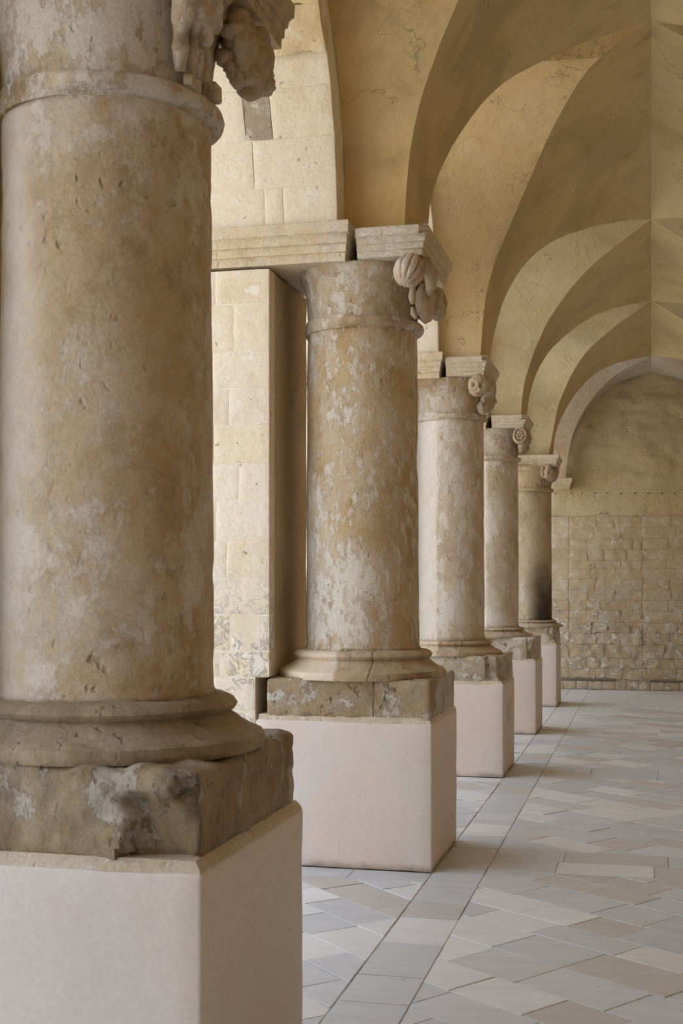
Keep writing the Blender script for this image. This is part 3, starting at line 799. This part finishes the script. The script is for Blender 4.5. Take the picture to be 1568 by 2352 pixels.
    vs, fs = lathe(prof, cx, cy, 96, amp=.004, sc=9., fn=ringfn)
    mesh_obj('necking_ring', vs, fs, M['cap'], root, auto=math.radians(60))
    # bell of the capital
    z0 = st + hh + .002; z1 = p['ab'] + .004; hb = z1 - z0
    flare = {1: .05, 2: .04, 3: .045, 4: .04, 5: .09}[i]
    prof = [(rt - .002, z0)]
    for t in (.1, .2, .3, .4, .5, .6, .68, .74): prof.append((rt + flare * t ** 1.8, z0 + hb * t))
    prof += [(rt + flare * .62 + .010, z0 + hb * .78), (rt + flare * .7 + .016, z0 + hb * .80), (rt + flare * .8 + .018, z0 + hb * .98), (rt + flare * .8, z1)]
    vs, fs = lathe(densify(prof, .02), cx, cy, 80, amp=.004, sc=7.)
    mesh_obj('capital_bell', vs, fs, M['cap'], root, auto=math.radians(50))
    # abacus
    ax = p['ax']; xl2 = {1: -1.655, 2: -1.600, 3: -1.645, 4: -1.635, 5: -1.99}[i]
    ya, yb = p['n'] + .035, p['f'] - .06
    if i == 5: ya += .02
    ap = cornice_prof(p['ab'], p['at'], .8)
    moulded('abacus', M['abacus'] if i != 1 else M['carve'], root, xl2, ax - .040, ya + .01, yb, ap, amp=.003 if i != 5 else .010, right_taper=.8)
    # ----- carving
    pc_ = M['carve']
    cnx, cny = ax - .06, p['n'] + .06          # near corner under the abacus
    if i == 2:
        def melon(u):
            a = math.atan2(u.y, u.x); s = math.sqrt(max(0, 1 - u.z * u.z))
            g = abs(math.cos(a * 5.5)); return 1 - .15 * s ** .6 * (1 - min(1, g * 1.8)) ** 1.4 - .05 * max(0, abs(u.z) - .9) * 10
        blob('carved_melon', pc_, root, (-1.300, 7.035, 3.318), (.088, .088, .100), rot=(math.radians(-28), math.radians(14), 0), sub=5, amp=.002, sc=20, fn=melon)
        mesh_obj('carved_stem', *tube([(-1.29, 7.10, 3.40), (-1.23, 7.13, 3.38), (-1.205, 7.20, 3.33), (-1.215, 7.25, 3.27), (-1.24, 7.28, 3.24)], [.022, .036, .040, .032, .016], 14), pc_, root, smooth=True)
        def leaf(u): return 1 + .10 * math.cos(u.y * 9) * (1 - abs(u.z)) - .12 * max(0, math.cos(u.z * 7 + u.y * 3))
        blob('carved_leaf', pc_, root, (-1.275, 7.42, 3.215), (.055, .15, .130), rot=(.2, 0, 0), sub=4, amp=.010, sc=14, fn=leaf)
        blob('carved_leaf', pc_, root, (-1.235, 7.60, 3.25), (.055, .12, .105), sub=4, amp=.010, sc=14, fn=leaf, seed=3)
        mesh_obj('carved_tendril', *tube([(-1.31, 7.235, 3.30), (-1.312, 7.215, 3.26), (-1.318, 7.21, 3.21), (-1.315, 7.22, 3.17)], [.012, .019, .021, .012], 12), pc_, root, smooth=True)
        mesh_obj('carved_tendril', *tube([(-1.318, 7.235, 3.155), (-1.312, 7.23, 3.12), (-1.302, 7.25, 3.095)], [.012, .018, .010], 12), pc_, root, smooth=True)
    if i == 3:
        def skull(u):
            k = 1.
            for (ex, ez, dd, rr) in ((-.40, .02, .38, .20), (.36, .12, .38, .20), (.0, -.24, .24, .13)):
                q = math.hypot(u.x - ex, u.z - ez)
                if u.y < 0: k -= dd * math.exp(-(q / rr) ** 2)
            if u.y < 0: k -= .18 * math.exp(-((u.z + .60) / .08) ** 2)
            return k * (1 - .18 * max(0, -u.z))
        blob('carved_head', pc_, root, (-1.385, 10.60, 3.205), (.088, .085, .105), rot=(.15, .25, .15), sub=5, amp=.008, sc=18, fn=skull)
        blob('carved_leaf', pc_, root, (-1.335, 10.72, 3.21), (.06, .08, .08), sub=4, amp=.02, sc=16, seed=4)
        blob('carved_leaf', pc_, root, (-1.345, 10.92, 3.16), (.065, .16, .13), sub=4, amp=.035, sc=14, seed=5)
        blob('carved_leaf', pc_, root, (-1.37, 10.84, 3.06), (.045, .09, .06), sub=4, amp=.025, sc=18, seed=6)
    if i == 4:
        # rosette disc, facing the camera side, with rim and petals
        parts = []
        Rm = Matrix.Rotation(math.radians(8), 3, 'Z')
        prof = densify([(.001, -.012), (.035, -.010), (.060, -.008), (.064, -.022), (.082, -.022), (.088, -.010), (.088, .03), (.080, .036), (.078, .05), (.086, .055), (.086, .10), (.001, .10)], .01)
        v_, f_ = lathe(prof, 0, 0, 40, cap=False)
        c_ = Vector((-1.335, 13.575, 3.125))
        v_ = [Rm @ Vector((v[0] * .82, v[2], v[1])) + c_ for v in v_]; parts.append((v_, [tuple(reversed(f)) for f in f_]))
        for a in range(6):
            w = a * math.pi / 3; parts.append(raw_blob(c_ + Rm @ Vector((math.cos(w) * .034 * .82, -.014, math.sin(w) * .034)), (.016, .010, .016), sub=2, amp=.0))
        parts.append(raw_blob(c_ + Rm @ Vector((0, -.016, 0)), (.012, .010, .012), sub=2, amp=0))
        mesh_obj('carved_rosette', *merge(parts), pc_, root, smooth=True)
        blob('carved_leaf', pc_, root, (-1.30, 13.80, 3.12), (.060, .14, .10), sub=4, amp=.02, sc=16, seed=8)
        blob('carved_leaf', pc_, root, (-1.33, 13.86, 3.03), (.060, .10, .075), sub=4, amp=.02, sc=16, seed=9)
    if i == 5:
        mesh_obj('carved_leaf_knob', *merge([raw_blob((-1.275, 16.68, 3.01), (.06, .06, .075), sub=4, amp=.025, sc=22, seed=1), raw_blob((-1.35, 16.69, 3.02), (.030, .05, .065), sub=3, amp=.02, sc=22, seed=2), raw_blob((-1.28, 16.68, 2.95), (.055, .05, .04), sub=3, amp=.02, sc=22, seed=3), raw_blob((-1.345, 16.70, 2.955), (.03, .04, .035), sub=3, amp=.02, sc=22, seed=5)]), pc_, root, smooth=True)
        blob('carved_leaf', pc_, root, (-1.24, 16.88, 2.98), (.075, .22, .10), rot=(0, .4, 0), sub=4, amp=.02, sc=14, seed=7)
    if i == 1:
        def lf(u): return 1 + .13 * math.cos(u.z * 8 + u.y * 4)
        # acanthus spray on the corridor side of the capital
        strip = []
        for (dx, dy, w_) in ((0, 0, .030), (.018, .045, .026), (.020, .095, .022)):
            strip.append(tube([(-1.352 + dx, 3.60 + dy, 3.105), (-1.345 + dx, 3.585 + dy, 3.17), (-1.335 + dx, 3.57 + dy, 3.24), (-1.315 + dx, 3.55 + dy, 3.31), (-1.30 + dx, 3.54 + dy, 3.36), (-1.285 + dx, 3.54 + dy, 3.42)], [w_ * .5, w_ * .9, w_ * 1.1, w_ * 1.35, w_ * 1.2, w_], 14))
        mesh_obj('carved_leaf', *merge(strip), pc_, root, smooth=True)
        blob('carved_leaf', pc_, root, (-1.292, 3.64, 3.33), (.050, .075, .115), rot=(0, .1, 0), sub=5, amp=.022, sc=15, fn=lf, seed=2)
        cl = []
        rr_ = random.Random(3)
        for q in range(26):
            a = rr_.uniform(0, 6.28); b_ = rr_.uniform(-1, 1)
            cl.append(raw_blob((-1.265 + .050 * math.cos(a) * math.sqrt(1 - b_ * b_) , 3.98 + .15 * math.sin(a) * math.sqrt(1 - b_ * b_), 3.29 + .095 * b_), (.036, .040, .034), sub=3, amp=.014, sc=24, seed=q))
        cl.append(raw_blob((-1.265, 3.98, 3.29), (.07, .15, .10), sub=4, amp=.02, sc=16))
        mesh_obj('carved_fruit_cluster', *merge(cl), pc_, root, smooth=True)
        mesh_obj('carved_scroll', *tube([(-1.285, 3.66, 3.46), (-1.262, 3.70, 3.415), (-1.262, 3.745, 3.375), (-1.285, 3.76, 3.35)], [.026, .032, .028, .012], 14), pc_, root, smooth=True)
        RB('carved_block', pc_, root, -1.335, -1.290, 3.74, 3.80, 3.075, 3.125, r=.008, seg=.02, amp=.006)
        RB('carved_block', pc_, root, -1.355, -1.318, 3.62, 3.70, 3.070, 3.112, r=.010, seg=.02, amp=.006)
    if i == 3:
        RB('wall_patch', M['ribpale'], root, XP - .002, XP + .003, 10.84, 11.14, .42, .60, r=.002, seg=.1)

# ------------------------------------------------------------------ far wall
YB = 19.45
vs, fs = rbox(-3.15, 1.75, YB, YB + .35, -.1, 5.62, r=.004, seg=3.)
wall_back = structure(mesh_obj('wall_back', vs, fs, M['mortarfar']))
# plaster field above the bare masonry: lumpy lunette, ragged lower edge
def lumpy(x0, x1, z0, z1, y, mat, name, lump, step=.04, rag=0.):
    nx = int((x1 - x0) / step); nz = int((z1 - z0) / step); vs = []; fs = []
    for j in range(nz + 1):
        for k in range(nx + 1):
            x = x0 + (x1 - x0) * k / nx; z = z0 + (z1 - z0) * j / nz
            if j == 0 and rag: z += rag * fract((x, 0, 3.), 5.) + .05 * math.exp(-((x + .68) / .10) ** 2)
            vs.append((x, y - .012 - lump(x, z) * 1., z))
    W_ = nx + 1
    for j in range(nz):
        for k in range(nx): fs.append((j * W_ + k, j * W_ + k + 1, (j + 1) * W_ + k + 1, (j + 1) * W_ + k))
    # returned lower lip
    o = len(vs)
    for k in range(nx + 1): vs.append((vs[k][0], y + .001, vs[k][2]))
    for k in range(nx): fs.append((o + k, o + k + 1, k + 1, k))
    return mesh_obj(name, vs, fs, mat, wall_back, smooth=True)
lumpy(-1.45, 1.45, 2.565, 2.90, YB, M['ochre4'], 'plaster_band', lambda x, z: .002 * fract((x, 0, z), 4), .03, .02)
lumpy(-1.45, 1.45, 2.896, 4.85, YB, M['ochre4'], 'plaster_lunette', lambda x, z: .004 + .030 * fract((x * .7 + z * .4, 0, z * 1.7), 2.6) * min(1, (z - 2.9) / .3), .03)
for k, u in enumerate((1275, 1312, 1336, 1366, 1394, 1426, 1458, 1488, 1520, 1549)):
    q = atY(u, 1133, YB - .016)
    mesh_obj('peg', *lathe([(.007, -.006), (.010, 0), (.008, .006), (.001, .008)], 0, 0, 8), M['holes'], wall_back)  # raised dark dots stand for wall holes; hole shade put into the colour
    o = bpy.data.objects[-1] if False else None
hole_dots = [o for o in wall_back.children if o.name.startswith('peg')]
for o, u in zip(sorted(hole_dots, key=lambda a: a.name), (1275, 1312, 1336, 1366, 1394, 1426, 1458, 1488, 1520, 1549)):
    q = atY(u, 1133, YB - .016)
    o.data.transform(Matrix.Translation(q) @ Matrix.Rotation(math.radians(90), 4, 'X'))
# rubble and ashlar of the far wall
zs_ = [.16]
def wavy(q, nrm):
    return q + Vector((N(q, 5.5, 2.), 0, N(q, 4.5, 9.) * .8)) * (.026 if -1.17 < q.x < -.1 else .012)
rr_ = random.Random(5)
hs = [.155, .15, .20, .17, .16, .17, .155, .15, .165, .15, .125, .165, .15, .17, .17]
for h_ in hs:
    if zs_[-1] + h_ < 2.44: zs_.append(zs_[-1] + h_)
zs_.append(2.56)
for k, (a, b) in enumerate(zip(zs_, zs_[1:])):
    # corner quoins | rough field | squared right-hand field
    for (x0, x1, wmin, wmax, am) in ((-1.46, -1.185, .27, .28, .003), (-1.180, -.125, .18, .40, .010), (-.120, 1.40, .30, .55, .006)):
        x = x0
        while x < x1 - .02:
            w = rr_.uniform(wmin, wmax)
            if x + w > x1 - .12: w = x1 - x
            g = rr_.uniform(.001, .005); pr = rr_.uniform(-.012, -.006) + (.006 if a < .9 and am > .004 else 0)
            RB('stone', M['rubble'], wall_back, x + g, x + w - g, YB - .014 - pr, YB + .02, a + g * .8 + rr_.uniform(0, .006), b - g * .8, r=.005, seg=.035, amp=am * 1.1 + (.010 if a < .9 else 0), sc=9., off=rr_.random() * 20, fn=wavy)
            x += w
RB('stain_strip', M['black'], wall_back, -1.46, -.52, YB - .030, YB, .132, .162, r=.006, seg=.04, amp=.006, sc=12.)
RB('stain_strip', M['black'], wall_back, -.02, 1.40, YB - .030, YB, .125, .150, r=.006, seg=.04, amp=.006, sc=12.)
x = -1.46
while x < 1.38:
    w = rr_.uniform(.16, .22); RB('base_tile', M['rubble'], wall_back, x + .003, min(x + w, 1.4) - .003, YB - .024, YB, .004, .126, r=.006, seg=.05, amp=.004, sc=8.); x += w
# corbel carrying the wall rib
moulded('corbel', M['abacus'], wall_back, -1.46, -1.165, 19.22, YB, cornice_prof(2.955, 3.115, .6), amp=.003, right_taper=1.)
# orange painted scroll on the last springing
def arc_strip(c, rad, a0, a1, w, y):
    vs = []; fs = []; n = 14
    for k in range(n + 1):
        a = a0 + (a1 - a0) * k / n
        for rr in (rad - w, rad + w): vs.append((c[0] + rr * math.cos(a) * .62, y, c[1] + rr * math.sin(a)))
    for k in range(n): fs.append((2 * k, 2 * k + 1, 2 * k + 3, 2 * k + 2))
    return vs, fs
YPS = 19.12
cc = atY(1262, 1060, YPS)
arcs = [arc_strip((cc[0], cc[2]), .36, -.75, .95, .006, YPS), arc_strip((cc[0], cc[2]), .25, -.3, 1.2, .007, YPS), arc_strip((cc[0], cc[2]), .31, .25, .75, .004, YPS)]
mesh_obj('painted_scroll', *merge(arcs), M['orange'], wall_back)

# ------------------------------------------------------------------ other enclosing walls (outside the frame)
vs, fs = rbox(1.42, 1.75, -2.1, YB, -.1, 5.62, r=.004, seg=3.)
structure(mesh_obj('wall_right', vs, fs, M['rightwall']))
vs, fs = rbox(-3.15, 1.41, -2.45, -2.11, -.1, 5.62, r=.004, seg=3.)
structure(mesh_obj('wall_front', vs, fs, M['ochre4']))
# courtyard: gravel and the opposite range of the cloister
vs, fs = rbox(-22, -3.17, -12, 32, -.3, -.03, r=.01, seg=8.)
structure(mesh_obj('courtyard_ground', vs, fs, M['court']))
vs, fs = rbox(-22.6, -22, -12, 32, -.3, 6.0, r=.01, seg=8.)
structure(mesh_obj('courtyard_wall', vs, fs, M['facade']))
